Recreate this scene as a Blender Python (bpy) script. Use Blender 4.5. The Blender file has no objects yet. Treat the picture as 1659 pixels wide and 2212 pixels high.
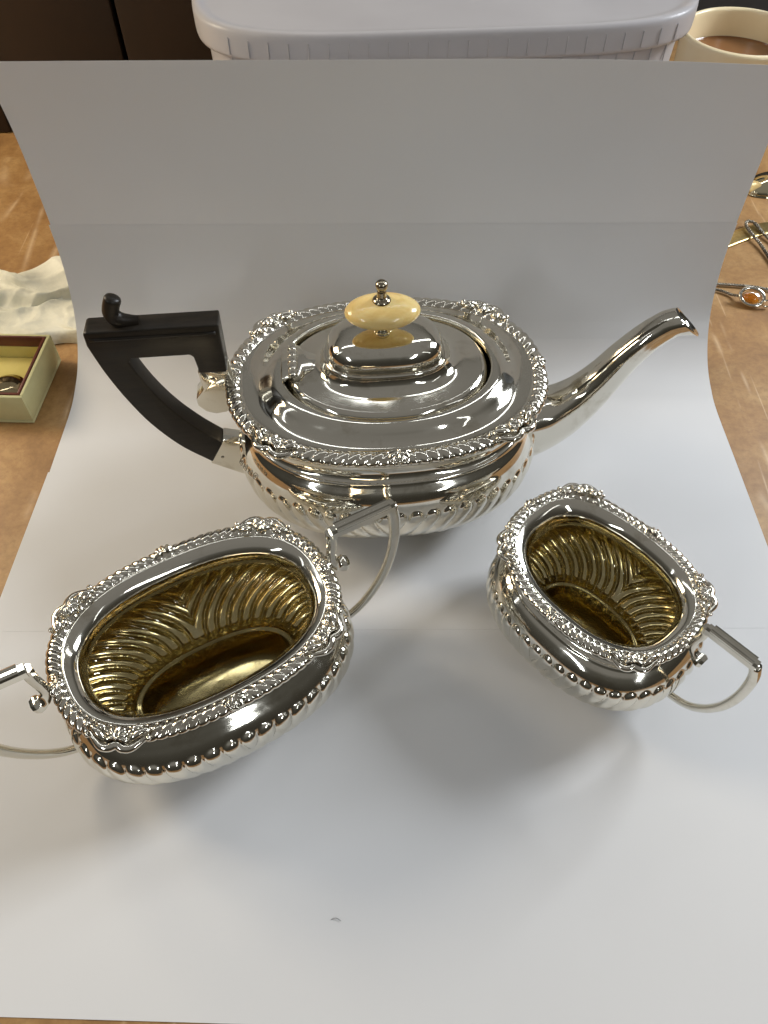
import bpy, bmesh, math, random
import numpy as np
from mathutils import Vector, Matrix

random.seed(7)
rng = np.random.default_rng(7)
R = math.radians
PI = math.pi
scene = bpy.context.scene
col = scene.collection

# ------------------------------------------------------------------ camera
cam_d = bpy.data.cameras.new('Camera')
cam = bpy.data.objects.new('Camera', cam_d)
col.objects.link(cam)
cam.location = (0, 0, .357)
cam.rotation_euler = (R(90 - 52.5), 0, 0)
cam_d.sensor_fit = 'HORIZONTAL'
cam_d.sensor_width = 36
cam_d.lens = 36 * 1661 / 1659
cam_d.clip_start = .01
cam_d.clip_end = 50
scene.camera = cam

# ------------------------------------------------------------------ world: dim workshop, dark at eye level, paler overhead
w = bpy.data.worlds.new('World')
scene.world = w
w.use_nodes = True
nt = w.node_tree
nt.nodes.clear()
tc = nt.nodes.new('ShaderNodeTexCoord')
sp = nt.nodes.new('ShaderNodeSeparateXYZ')
rp = nt.nodes.new('ShaderNodeValToRGB')
bg = nt.nodes.new('ShaderNodeBackground')
ow = nt.nodes.new('ShaderNodeOutputWorld')
nt.links.new(tc.outputs['Generated'], sp.inputs[0])
nt.links.new(sp.outputs['Z'], rp.inputs[0])
nt.links.new(rp.outputs[0], bg.inputs[0])
nt.links.new(bg.outputs[0], ow.inputs[0])
cr = rp.color_ramp
cr.elements[0].position = 0.0
cr.elements[0].color = (.036, .033, .027, 1)
cr.elements[1].position = 1.0
cr.elements[1].color = (.19, .183, .172, 1)
for p_, c_ in ((.30, (.052, .049, .041, 1)), (.48, (.078, .075, .066, 1)), (.64, (.170, .164, .153, 1))):
    e_ = cr.elements.new(p_)
    e_.color = c_
bg.inputs[1].default_value = 1.0

# ------------------------------------------------------------------ lamps
def area(name, loc, target, sx, sy, power, colour, spread=180, roll=0):
    d = bpy.data.lights.new(name, 'AREA')
    d.shape = 'RECTANGLE'
    d.size, d.size_y = sx, sy
    d.energy = power
    d.color = colour
    d.spread = R(spread)
    o = bpy.data.objects.new(name, d)
    col.objects.link(o)
    o.location = loc
    q = (Vector(target) - Vector(loc)).to_track_quat('-Z', 'Y')
    o.rotation_euler = (q.to_matrix() @ Matrix.Rotation(R(roll), 3, 'Z')).to_euler()
    return o

area('bench_lamp', (-.80, .52, .50), (-.15, .32, .02), .30, .30, 4.9, (1.0, .84, .61))
area('window_light', (1.15, .74, .80), (.05, .22, 0), .40, .45, 16.0, (.90, .95, 1.0))
# workshop ceiling: twin fluorescent tubes; rear pairs added as backdrop fill, side pairs for highlights
for tx_, ty_, pw_, ro_ in ((-.55, .95, .8, 20), (.75, 1.30, 1.2, 20), (-1.7, -1.7, 4.8, 35), (1.5, -1.9, 4.8, -30), (-2.3, .2, .5, 10), (2.2, -.6, .5, 10)):
    for k_ in (-1, 1):
        area('ceiling_and_fill_tube', (tx_ + .06 * k_, ty_, 1.6), (tx_ * .2 + .06 * k_, .2 if ty_ < -1 else ty_ - .001, 0), .026, 1.2, pw_, (.93, .97, 1.0), roll=ro_)

scene.view_settings.view_transform = 'Standard'
scene.view_settings.look = 'None'
scene.view_settings.exposure = .18
scene.view_settings.gamma = 1
scene.render.engine = 'CYCLES'
scene.cycles.use_denoising = True
scene.cycles.max_bounces = 10
scene.cycles.glossy_bounces = 6
scene.cycles.caustics_reflective = True
scene.cycles.caustics_refractive = False
scene.cycles.blur_glossy = 1.0
scene.cycles.sample_clamp_indirect = 4.0

# ------------------------------------------------------------------ materials
class N:
    """tiny node helper"""
    def __init__(s, name):
        s.m = bpy.data.materials.new(name)
        s.m.use_nodes = True
        s.t = s.m.node_tree
        s.b = s.t.nodes['Principled BSDF']
    def n(s, typ, **kw):
        x = s.t.nodes.new(typ)
        for k, v in kw.items():
            if k in x.inputs:
                x.inputs[k].default_value = v
            else:
                setattr(x, k, v)
        return x
    def l(s, a, b):
        s.t.links.new(a, b)
    def coord(s, scale=(1, 1, 1), rot=(0, 0, 0)):
        c = s.n('ShaderNodeTexCoord')
        m = s.n('ShaderNodeMapping')
        m.inputs['Scale'].default_value = scale
        m.inputs['Rotation'].default_value = rot
        s.l(c.outputs['Object'], m.inputs[0])
        return m.outputs[0]
    def noise(s, co, scale, detail=4, rough=.55, dist=0):
        x = s.n('ShaderNodeTexNoise')
        x.inputs['Scale'].default_value = scale
        x.inputs['Detail'].default_value = detail
        x.inputs['Roughness'].default_value = rough
        x.inputs['Distortion'].default_value = dist
        s.l(co, x.inputs['Vector'])
        return x.outputs['Fac']
    def ramp(s, fac, stops):
        x = s.n('ShaderNodeValToRGB')
        e = x.color_ramp.elements
        while len(e) < len(stops):
            e.new(.5)
        for q, (p, c) in zip(e, stops):
            q.position = p
            q.color = c if len(c) == 4 else (*c, 1)
        s.l(fac, x.inputs[0])
        return x.outputs[0]
    def mix(s, fac, a, b):
        x = s.n('ShaderNodeMix', data_type='RGBA')
        if isinstance(fac, float):
            x.inputs[0].default_value = fac
        else:
            s.l(fac, x.inputs[0])
        for i, v in ((6, a), (7, b)):
            if isinstance(v, tuple):
                x.inputs[i].default_value = (*v, 1)
            else:
                s.l(v, x.inputs[i])
        return x.outputs[2]
    def bump(s, h, strength, dist):
        x = s.n('ShaderNodeBump')
        x.inputs['Strength'].default_value = strength
        x.inputs['Distance'].default_value = dist
        s.l(h, x.inputs['Height'])
        s.l(x.outputs[0], s.b.inputs['Normal'])
    def set(s, **kw):
        for k, v in kw.items():
            k = k.replace('_', ' ')
            if isinstance(v, tuple) and len(v) == 3:
                v = (*v, 1)
            s.b.inputs[k].default_value = v
        return s

def mat_silver(name='silver', tint=(.76, .73, .645), dark=(.52, .47, .37), rough=.085, tarnish=.62):
    m = N(name)
    m.set(Metallic=1.0, Roughness=rough)
    co = m.coord()
    f = m.noise(co, 55, 6, .65, .3)
    c = m.ramp(f, [(tarnish - .08, tint), (tarnish + .16, dark)])
    m.l(c, m.b.inputs['Base Color'])
    f2 = m.noise(co, 42, 8, .72, .6)
    r = m.ramp(f2, [(.36, (rough * .6,) * 3), (.56, (rough * 1.1,) * 3), (.74, (rough * 2.4,) * 3)])
    m.l(r, m.b.inputs['Roughness'])
    f3 = m.noise(co, 38, 2, .5)
    m.bump(f3, .05, .002)
    return m.m

def mat_gilt():
    m = N('worn_gilding')
    m.set(Metallic=1.0)
    co = m.coord()
    f = m.noise(co, 60, 6, .7, .5)
    c = m.ramp(f, [(.3, (.40, .32, .155)), (.55, (.50, .42, .22)), (.75, (.58, .52, .33))])
    m.l(c, m.b.inputs['Base Color'])
    f2 = m.noise(co, 220, 4, .6)
    m.l(m.ramp(f2, [(.3, (.13,) * 3), (.75, (.21,) * 3)]), m.b.inputs['Roughness'])
    return m.m

def mat_ebony():
    m = N('ebonised_wood')
    co = m.coord((1, 6, 6))
    f = m.noise(co, 60, 5, .6)
    m.l(m.ramp(f, [(.3, (.010, .008, .006)), (.75, (.024, .018, .012))]), m.b.inputs['Base Color'])
    m.l(m.ramp(f, [(.3, (.30,) * 3), (.8, (.48,) * 3)]), m.b.inputs['Roughness'])
    m.b.inputs['Specular IOR Level'].default_value = .28
    m.bump(m.noise(m.coord((4, 30, 30)), 90, 3), .12, .0006)
    return m.m

def mat_ivory():
    m = N('ivory')
    co = m.coord((1, 1, 2.5))
    f = m.noise(co, 70, 5, .6, .8)
    m.l(m.ramp(f, [(.3, (.66, .44, .14)), (.55, (.80, .61, .26)), (.8, (.85, .71, .38))]), m.b.inputs['Base Color'])
    m.set(Roughness=.16)
    m.b.inputs['Subsurface Weight'].default_value = .25
    m.b.inputs['Subsurface Radius'].default_value = (.006, .004, .002)
    m.b.inputs['Subsurface Scale'].default_value = .4
    return m.m

def mat_paper():
    m = N('white_paper')
    co = m.coord()
    f = m.noise(co, 7, 4, .5)
    m.l(m.ramp(f, [(.3, (.78, .775, .775)), (.7, (.81, .808, .81))]), m.b.inputs['Base Color'])
    m.set(Roughness=.62)
    m.b.inputs['Specular IOR Level'].default_value = .25
    g = m.noise(co, 900, 3, .6)
    m.bump(g, .06, .0003)
    tr_ = m.n('ShaderNodeBsdfTranslucent')
    tr_.inputs[0].default_value = (.80, .795, .79, 1)
    mx_ = m.n('ShaderNodeMixShader')
    mx_.inputs[0].default_value = .2
    out_ = m.t.nodes['Material Output']
    m.l(m.b.outputs[0], mx_.inputs[1])
    m.l(tr_.outputs[0], mx_.inputs[2])
    m.l(mx_.outputs[0], out_.inputs[0])
    return m.m

def mat_table():
    m = N('worn_hardboard')
    co = m.coord()
    f = m.noise(co, 26, 8, .66, .4)
    base = m.ramp(f, [(.28, (.23, .115, .038)), (.5, (.36, .195, .068)), (.72, (.48, .295, .12))])
    sp_ = m.noise(co, 240, 4, .7)
    base = m.mix(m.ramp(sp_, [(.42, (0, 0, 0)), (.72, (.5, .5, .5))]), base, (.20, .095, .035))
    # pale knife scratches at several angles
    for ang, sc, off, th in ((18, 9, 0, .007), (-38, 7, 3.1, .006), (72, 8, 1.7, .006), (-8, 13, 5.2, .005), (40, 15, 7.7, .005)):
        mp = m.coord((1, .06, 1), (0, 0, R(ang)))
        v = m.n('ShaderNodeTexNoise')
        v.inputs['Scale'].default_value = sc
        v.inputs['Detail'].default_value = 1.5
        v.noise_dimensions = '4D'
        v.inputs['W'].default_value = off
        m.l(mp, v.inputs['Vector'])
        sub = m.n('ShaderNodeMath', operation='SUBTRACT')
        sub.inputs[1].default_value = .5
        m.l(v.outputs['Fac'], sub.inputs[0])
        ab = m.n('ShaderNodeMath', operation='ABSOLUTE')
        m.l(sub.outputs[0], ab.inputs[0])
        line = m.ramp(ab.outputs[0], [(0, (.42, .42, .42)), (th, (0, 0, 0))])
        brk = m.noise(co, 11 + sc, 2, .5)
        gate = m.ramp(brk, [(.50, (0, 0, 0)), (.62, (1, 1, 1))])
        mm = m.n('ShaderNodeMath', operation='MULTIPLY')
        m.l(line, mm.inputs[0])
        m.l(gate, mm.inputs[1])
        base = m.mix(mm.outputs[0], base, (.80, .60, .38))
    m.l(base, m.b.inputs['Base Color'])
    m.set(Roughness=.5)
    m.bump(f, .1, .001)
    return m.m

def mat_plain(name, c1, c2, rough=.5, scale=40, bump=0, metallic=0, spec=.5, c3=None):
    m = N(name)
    co = m.coord()
    f = m.noise(co, scale, 5, .6)
    st = [(.3, c1), (.7, c2)] if c3 is None else [(.3, c1), (.55, c2), (.7, c3)]
    m.l(m.ramp(f, st), m.b.inputs['Base Color'])
    m.set(Roughness=rough, Metallic=metallic)
    m.b.inputs['Specular IOR Level'].default_value = spec
    if bump:
        m.bump(m.noise(co, scale * 5, 4), bump, .002)
    return m.m

def mat_plastic():
    m = N('translucent_plastic')
    co = m.coord()
    f = m.noise(co, 14, 4, .5)
    m.l(m.ramp(f, [(.3, (.60, .575, .585)), (.7, (.68, .655, .665))]), m.b.inputs['Base Color'])
    m.set(Roughness=.28)
    m.b.inputs['Transmission Weight'].default_value = .35
    m.b.inputs['IOR'].default_value = 1.25
    return m.m

def mat_amber():
    m = N('amber')
    co = m.coord()
    f = m.noise(co, 120, 4)
    m.l(m.ramp(f, [(.3, (.75, .25, .02)), (.7, (.95, .45, .05))]), m.b.inputs['Base Color'])
    m.set(Roughness=.08)
    m.b.inputs['Transmission Weight'].default_value = .75
    return m.m

SILVER = mat_silver()
SILVER_RIM = mat_silver('silver_cast_border', (.74, .705, .62), (.36, .32, .25), .11, .58)
SILVER_OLD = mat_silver('tarnished_silver', (.42, .39, .33), (.16, .14, .11), .28, .5)
BRONZE = mat_silver('dulled_silver_finial', (.42, .37, .28), (.2, .16, .1), .16, .55)
GILT = mat_gilt()
GILT_FLOOR = mat_silver('gilt_floor', (.36, .30, .15), (.27, .21, .09), .13, .56)
EBONY = mat_ebony()
IVORY = mat_ivory()
PAPER = mat_paper()
TABLE = mat_table()
PLASTIC = mat_plastic()
AMBER = mat_amber()
DARKWOOD = mat_plain('dark_stained_wood', (.010, .005, .0025), (.022, .010, .004), .5, 12)
DARKGREY = mat_plain('dark_grey_board', (.018, .02, .024), (.03, .034, .04), .6, 10)
BOXCARD = mat_plain('cream_box_covering', (.50, .47, .24), (.58, .55, .30), .6, 60, .1)
BOXIN = mat_plain('yellow_box_lining', (.52, .44, .12), (.62, .52, .17), .7, 50)
MAROON = mat_plain('maroon_edging', (.09, .018, .010), (.14, .03, .016), .45, 60)
CLOTH = mat_plain('cream_polishing_cloth', (.46, .45, .37), (.72, .69, .56), .9, 22, .6, 0, .1, (.80, .77, .64))
MUGC = mat_plain('cream_glazed_china', (.80, .65, .40), (.86, .72, .47), .2, 20)
TEA = mat_plain('milky_tea', (.20, .085, .03), (.26, .12, .05), .08, 12)
GOLD = mat_plain('gold_mesh', (.50, .36, .13), (.72, .56, .26), .3, 300, 0, 1.0)
WHITEC = mat_plain('white_tissue', (.78, .77, .75), (.84, .83, .81), .8, 30)
BLACKGAP = mat_plain('dark_gap', (.01, .01, .01), (.015, .014, .012), .8, 20)

# ------------------------------------------------------------------ mesh helpers
def link(o, parent=None):
    col.objects.link(o)
    if parent is not None:
        o.parent = parent
    return o

def mesh(name, V, F, mat, parent=None, smooth=True):
    me = bpy.data.meshes.new(name)
    V = np.asarray(V, dtype=np.float32).reshape(-1, 3)
    if isinstance(F, np.ndarray):
        k = F.shape[1]
        me.vertices.add(len(V))
        me.vertices.foreach_set('co', V.ravel())
        me.loops.add(F.size)
        me.loops.foreach_set('vertex_index', F.astype(np.int32).ravel())
        me.polygons.add(len(F))
        me.polygons.foreach_set('loop_start', np.arange(0, F.size, k, dtype=np.int32))
        me.update(calc_edges=True)
        me.validate()
    else:
        me.from_pydata([tuple(map(float, v)) for v in V], [], F)
        me.update()
    if smooth:
        me.shade_smooth()
    me.materials.append(mat)
    return link(bpy.data.objects.new(name, me), parent)

def inst(o, parent, mw=None):
    c = o.copy()
    link(c, parent)
    if mw is not None:
        c.matrix_local = mw
    return c

def thing(name, label, cat, loc=(0, 0, 0), rz=0, group=None):
    o = bpy.data.objects.new(name, None)
    o.empty_display_size = .01
    col.objects.link(o)
    o.location = loc
    o.rotation_euler = (0, 0, rz)
    return tag(o, label, cat, group)

def tag(o, label, cat, group=None):
    o['label'] = label
    o['category'] = cat
    if group:
        o['group'] = group
    return o

def gridfaces(nv, nu, closed_u=True, closed_v=False):
    a = np.arange(nv * nu).reshape(nv, nu)
    if closed_u:
        a = np.concatenate([a, a[:, :1]], 1)
    if closed_v:
        a = np.concatenate([a, a[:1]], 0)
    return np.stack([a[:-1, :-1], a[:-1, 1:], a[1:, 1:], a[1:, :-1]], -1).reshape(-1, 4)

class MB:
    """collects pieces of one part"""
    def __init__(s):
        s.V = []
        s.F = []
    def add(s, V, F):
        o = len(s.V)
        s.V += [tuple(map(float, v)) for v in V]
        s.F += [tuple(int(i) + o for i in f) for f in F]
        return s
    def grid(s, P, closed_u=True, closed_v=False, caps=False):
        P = np.asarray(P)
        nv, nu = P.shape[:2]
        F = [tuple(f) for f in gridfaces(nv, nu, closed_u, closed_v)]
        if caps:
            F.append(tuple(range(nu))[::-1])
            F.append(tuple(range((nv - 1) * nu, nv * nu)))
        return s.add(P.reshape(-1, 3), F)
    def build(s, name, mat, parent=None, smooth=True):
        return mesh(name, s.V, s.F, mat, parent, smooth)

def sharp(o, ang=35):
    o.data.set_sharp_from_angle(angle=R(ang))
    return o

def bevel(o, wdt, seg=2, ang=30):
    bm = bmesh.new()
    bm.from_mesh(o.data)
    bmesh.ops.recalc_face_normals(bm, faces=bm.faces)
    ed = [e for e in bm.edges if len(e.link_faces) == 2 and e.calc_face_angle(0) > R(ang)]
    bmesh.ops.bevel(bm, geom=ed, offset=wdt, segments=seg, profile=.5, affect='EDGES', clamp_overlap=True)
    bm.to_mesh(o.data)
    bm.free()
    o.data.shade_smooth()
    o.data.set_sharp_from_angle(angle=R(40))
    return o

def box(name, x0, x1, y0, y1, z0, z1, mat, parent=None, bv=0):
    V = [(x, y, z) for z in (z0, z1) for y in (y0, y1) for x in (x0, x1)]
    F = [(0, 2, 3, 1), (4, 5, 7, 6), (0, 1, 5, 4), (2, 6, 7, 3), (0, 4, 6, 2), (1, 3, 7, 5)]
    o = mesh(name, V, F, mat, parent, False)
    if bv:
        bevel(o, bv)
    return o

def catmull(P, n):
    P = np.asarray(P, float)
    Q = np.concatenate([[2 * P[0] - P[1]], P, [2 * P[-1] - P[-2]]])
    d = np.r_[0, np.cumsum(np.linalg.norm(np.diff(P, axis=0), axis=1))]
    u = np.linspace(0, d[-1], n)
    out = []
    for x in u:
        i = min(max(np.searchsorted(d, x, 'right') - 1, 0), len(P) - 2)
        t = (x - d[i]) / max(d[i + 1] - d[i], 1e-9)
        p0, p1, p2, p3 = Q[i], Q[i + 1], Q[i + 2], Q[i + 3]
        out.append(.5 * (2 * p1 + (p2 - p0) * t + (2 * p0 - 5 * p1 + 4 * p2 - p3) * t * t + (3 * p1 - p0 - 3 * p2 + p3) * t ** 3))
    return np.array(out)

def smoothprof(P, n):
    """resample a profile evenly, lightly smoothed, keeping small steps"""
    P = np.asarray(P, float)
    return catmull(P, n)

def sstep(x, a, b):
    t = np.clip((x - a) / (b - a), 0, 1)
    return t * t * (3 - 2 * t)

def ball(c, r, nu=14, nv=9, sx=1, sy=1, sz=1):
    P = []
    for j in range(nv + 1):
        t = PI * j / nv
        P.append([(c[0] + sx * r * math.sin(t) * math.cos(2 * PI * i / nu), c[1] + sy * r * math.sin(t) * math.sin(2 * PI * i / nu), c[2] + sz * r * math.cos(t)) for i in range(nu)])
    return np.array(P)

def tube(path, rad, nu=10, up=(0, 0, 1), flat=1.0, n=2.0):
    """sweep a superelliptic section along a 3-D path; rad may be per point (r_up, r_side)"""
    path = np.asarray(path, float)
    T = np.gradient(path, axis=0)
    T /= np.linalg.norm(T, axis=1)[:, None]
    up = np.asarray(up, float)
    rows = []
    for i, (p, t) in enumerate(zip(path, T)):
        s = np.cross(t, up)
        if np.linalg.norm(s) < 1e-6:
            s = np.array([1., 0, 0])
        s /= np.linalg.norm(s)
        b = np.cross(s, t)
        r = rad[i] if hasattr(rad, '__len__') else rad
        ra, rb = r if hasattr(r, '__len__') else (r, r * flat)
        a = np.linspace(0, 2 * PI, nu, endpoint=False) + PI / nu
        ca = np.sign(np.cos(a)) * np.abs(np.cos(a)) ** (2 / n)
        sa = np.sign(np.sin(a)) * np.abs(np.sin(a)) ** (2 / n)
        rows.append(p + np.outer(ra * sa, b) + np.outer(rb * ca, s))
    return np.array(rows)

# ------------------------------------------------------------------ the vessels' shared geometry
class Plan:
    """rounded oval plan: superellipse of half axes a, b, sampled evenly along its length"""
    def __init__(s, a, b, n):
        s.a, s.b, s.n = a, b, n
        t = np.linspace(0, 2 * PI, 20001)
        x, y = s.raw(t, a, b)
        L = np.r_[0, np.cumsum(np.hypot(np.diff(x), np.diff(y)))]
        s.L = L[-1]
        s.t, s.l = t, L / L[-1]
    def raw(s, t, a, b, n=None):
        n = n or s.n
        c, q = np.cos(t), np.sin(t)
        return a * np.sign(c) * np.abs(c) ** (2 / n), b * np.sign(q) * np.abs(q) ** (2 / n)
    def at(s, f, d=0., n=None):
        t = np.interp(np.mod(f, 1), s.l, s.t)
        return s.raw(t, s.a + d, s.b + d, n)
    def frame(s, f, d=0.):
        x0, y0 = s.at(f - .001, d)
        x1, y1 = s.at(f + .001, d)
        x, y = s.at(f, d)
        tx, ty = x1 - x0, y1 - y0
        l = math.hypot(tx, ty)
        tx, ty = tx / l, ty / l
        return (float(x), float(y)), (tx, ty), (ty, -tx)

def surf_normals(P):
    du = np.roll(P, -1, 1) - np.roll(P, 1, 1)
    dv = np.gradient(P, axis=0)
    n = np.cross(du, dv)
    n /= np.maximum(np.linalg.norm(n, axis=2), 1e-12)[..., None]
    return n

def corner_bump(f, fc, wd):
    g = 0
    for c in fc:
        dd = np.abs(np.mod(f - c + .5, 1) - .5)
        g = g + np.exp(-(dd / wd) ** 2)
    return g

def lobed_wall(plan, prof, ztop, nlobe, shift, amp, M, K, ends=0., zends=(.07, .05)):
    """loft of a (z, d) profile with swirled lobes below ztop, mirrored about the middle of each long side"""
    pr = smoothprof(prof, K)
    f = np.arange(M) / M
    P = np.zeros((K, M, 3))
    for k, (z, d) in enumerate(pr):
        x, y = plan.at(f, d)
        x = x * (1 + ends * float(1 - sstep(z, zends[1], zends[0])) / plan.a)
        P[k, :, 0], P[k, :, 1], P[k, :, 2] = x, y, z
    nrm = surf_normals(P)
    out = np.stack([P[..., 0], P[..., 1], np.zeros((K, M))], -1)
    if (nrm * out).sum() < 0:
        nrm = -nrm
    # arc distance below the lobe tops
    sl = np.r_[0, np.cumsum(np.hypot(np.diff(pr[:, 0]), np.diff(pr[:, 1])))]
    top = np.interp(-ztop, -pr[:, 0], sl)
    tau = sl - top
    total = tau[-1]
    q = np.abs(np.mod(f, .5) - .25)
    D = np.zeros((K, M))
    for k in range(K):
        if tau[k] <= 0:
            continue
        dep = tau[k] / total
        per = (plan.a + pr[k, 1] + plan.b + pr[k, 1]) / (plan.a + plan.b)
        hw = plan.L / nlobe / 2 * per
        sh = shift * (sstep(dep, .02, .85))
        ph = nlobe * q + sh
        u = 2 * (ph - np.round(ph))
        w0 = plan.L / nlobe / 2 * 1.45
        e = (w0 - tau[k]) / w0 if tau[k] < w0 else 0.
        h = np.sqrt(np.clip(1 - np.abs(u * .985) ** 2.2 - e * e, 0, 1))
        fade = 1 - sstep(dep, .88, 1.0)
        D[k] = h * hw * amp * fade * (.62 + .5 * float(sstep(tau[k], 0, 3.2 * w0)))
    P = P + nrm * D[..., None]
    return P

def rim_border(plan, h, width, nrib, fc, fm, M, warp=None):
    """cast border: slanting ribs between the shell ornaments"""
    f = np.arange(M) / M
    S = np.array([(-1.0, -.14), (-.99, .02), (-.95, .09), (-.90, .06), (-.84, .10), (-.72, .19), (-.56, .22), (-.40, .20), (-.24, .13), (-.10, .03), (0, -.11), (-.02, -.22), (-.12, -.30), (-.30, -.36), (-.6, -.40), (-.9, -.35)]) * width
    wt = np.array([0, 0, 0, .45, .9, 1, 1, 1, 1, .95, .8, .55, .3, .1, 0, 0])
    cb = corner_bump(f, fc, .018)
    seg = np.floor(np.mod(f, 1) * 8).astype(int)
    P = np.zeros((len(S), M, 3))
    for k, (d, z) in enumerate(S):
        x, y = plan.at(f, d + cb * .0012 * (d > -.6 * width))
        P[k, :, 0], P[k, :, 1], P[k, :, 2] = x, y, h + z
    nrm = surf_normals(np.concatenate([P, P[:1]], 0))[:-1]
    cen = P.mean(0, keepdims=True)
    if (nrm * (P - cen)).sum() < 0:
        nrm = -nrm
    for k in range(len(S)):
        sg = np.where(np.mod(f * 4 + .5, 1) < .5, 1, -1)
        fl = np.abs(np.mod(f * 4 + .5, 1) - .5) / 4
        ph = nrib * fl + .85 * (-S[k, 0] / width - .4)
        u = 2 * (ph - np.round(ph))
        rib = np.sqrt(np.clip(1 - (u * .97) ** 2, 0, 1)) - .62
        P[k] += nrm[k] * (rib * wt[k] * .165 * width)[:, None]
    P = P.reshape(-1, 3)
    if warp:
        P = warp(P)
    return P, gridfaces(len(S), M, True, True)

def shell_mesh(name, rad, ribs=7, span=210, mat=None):
    """scallop: ribs fan out from a hinge at the origin towards +Y, dome up +Z"""
    nphi = ribs * 6 + 1
    rows = []
    for j, r in enumerate((.0, .12, .3, .5, .7, .86, .96, 1.0, 1.0)):
        row = []
        for i in range(nphi):
            a = (i / (nphi - 1) - .5) * R(span)
            u = i / 6 % 1
            rb = math.sin(PI * u)
            rr = rad * r * (1 + .09 * rb * r) * (1 - .12 * abs(a) / R(span / 2))
            z = rad * (.42 * math.sqrt(max(0, 1 - (r * .93) ** 2)) + .16 * rb * math.sin(min(r * 1.15, 1) * PI * .62) + .06)
            if j == 8:
                z = -rad * .35
            row.append((rr * math.sin(a), rr * math.cos(a), z))
        rows.append(row)
    m = MB().grid(rows, False)
    m.grid(ball((0, 0, rad * .42), rad * .17, 10, 6))
    return m.build(name, mat or SILVER_RIM)

def collar_mesh(name, s):
    """smooth shouldered moulding that frames a corner shell, with leaf scrolls and small knops at its ends"""
    m = MB()
    p = catmull([(-1.32, -.30, .0), (-1.02, .05, .05), (-.66, .34, .08), (-.30, .36, .09), (0, .22, .08), (.30, .36, .09), (.66, .34, .08), (1.02, .05, .05), (1.32, -.30, .0)], 44) * s
    k = np.linspace(-1, 1, 44)
    rad = s * (.10 + .13 * (1 - np.abs(k) ** 1.6))
    m.grid(tube(p, [(r * .95, r) for r in rad], 9), caps=True)
    for sx in (-1, 1):
        q = catmull([(sx * .45, .05, .10), (sx * .72, -.10, .20), (sx * .95, -.30, .22), (sx * 1.2, -.46, .16), (sx * 1.38, -.36, .12)], 16) * s
        rr = s * .15 * np.sin(np.linspace(.25, PI - .4, 16)) + s * .03
        m.grid(tube(q, rr, 8), caps=True)
        q = catmull([(sx * .55, -.32, .14), (sx * .78, -.52, .18), (sx * 1.05, -.62, .12)], 10) * s
        m.grid(tube(q, s * .13 * np.sin(np.linspace(.4, PI - .3, 10)) + s * .02, 8), caps=True)
        m.grid(ball((sx * 1.36 * s, -.12 * s, .12 * s), .15 * s, 10, 6))
        m.grid(ball((sx * 1.5 * s, -.52 * s, .1 * s), .12 * s, 8, 6))
    return m.build(name, SILVER_RIM)

def ornaments(root, plan, h, width, s_corner, s_mid, fc, fm, warp=None, skip_mid=()):
    big = shell_mesh('shell', s_corner * .54, 7, 230)
    small = shell_mesh('shell', s_mid, 7, 200)
    coll = collar_mesh('shell_frame', s_corner)
    used = {}
    def put(proto, M):
        if proto.name in used:
            o = inst(proto, root)
        else:
            used[proto.name] = 1
            o = proto
            o.parent = root
        if warp:
            p = np.array([[M.translation.x, M.translation.y, M.translation.z]])
            M = Matrix.Translation(Vector(warp(p)[0] - p[0])) @ M
        o.matrix_local = M
    def frame_matrix(f, d, z, inward, tilt):
        (x, y), (tx, ty), (nx, ny) = plan.frame(f, d)
        up = Vector((0, 0, 1))
        t = Vector((tx, ty, 0))
        o = Vector((nx, ny, 0))
        Y = -o if inward else o
        X = t if not inward else -t
        X = Y.cross(up)
        Mx = Matrix((X, Y, up)).transposed().to_4x4()
        Mx = Mx @ Matrix.Rotation(R(tilt), 4, 'X')
        Mx.translation = (x, y, z)
        return Mx
    for f in fc:
        put(big, frame_matrix(f, -width * .12, h + width * .16, True, 10))
        put(coll, frame_matrix(f, -width * .18, h + width * .02, False, -14))
    for i, f in enumerate(fm):
        if i in skip_mid:
            continue
        put(small, frame_matrix(f, -width * .72, h + width * .10, False, -12))

FM = (0.0, .25, .5, .75)

def corner_fracs(plan, ang):
    """fractions of the outline at the four corners (direction given by ang)"""
    f = np.linspace(0, .25, 600)
    x, y = plan.at(f)
    i = int(np.argmin(np.abs(np.arctan2(y, x) - ang)))
    c = float(f[i])
    return (c, .5 - c, .5 + c, 1 - c)

def planar_path(pts, n):
    p = catmull(pts, n)
    return np.stack([p[:, 0], np.zeros(n), p[:, 1]], 1)

def extrude_outline(name, pts, hw, mat, parent, bv=.0009, seg=2):
    n = len(pts)
    V = [(x, -hw, z) for x, z in pts] + [(x, hw, z) for x, z in pts]
    F = [tuple(range(n)), tuple(range(2 * n - 1, n - 1, -1))]
    for i in range(n):
        j = (i + 1) % n
        F.append((i, j + 0, j + n, i + n)[::-1])
    o = mesh(name, V, F, mat, parent, False)
    bevel(o, bv, seg, 28)
    return o

# ================================================================== SETTING
def make_table():
    me = []
    o = box('table', -1.2, 1.3, -.07, 1.0, -.03, 0, TABLE, None, .004)
    o['kind'] = 'structure'
make_table()

wall = bpy.data.objects.new('wall', None)
col.objects.link(wall)
wall['kind'] = 'structure'
x = -1.2
i = 0
proto = None
while x < .02:
    wd = .118
    p = box('board', 0, wd, 0, .018, .0005, .36, DARKWOOD, wall, .003) if proto is None else inst(proto, wall)
    proto = proto or p
    p.location = (x, .722 + .003 * (i % 2), 0)
    x += wd + .004
    i += 1
b_ = box('back_panel', -1.2, .06, .750, .765, .0005, .35, BLACKGAP, wall)
b_ = box('grey_panel', .08, 1.2, .93, .95, .0005, .36, DARKGREY, wall)

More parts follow.
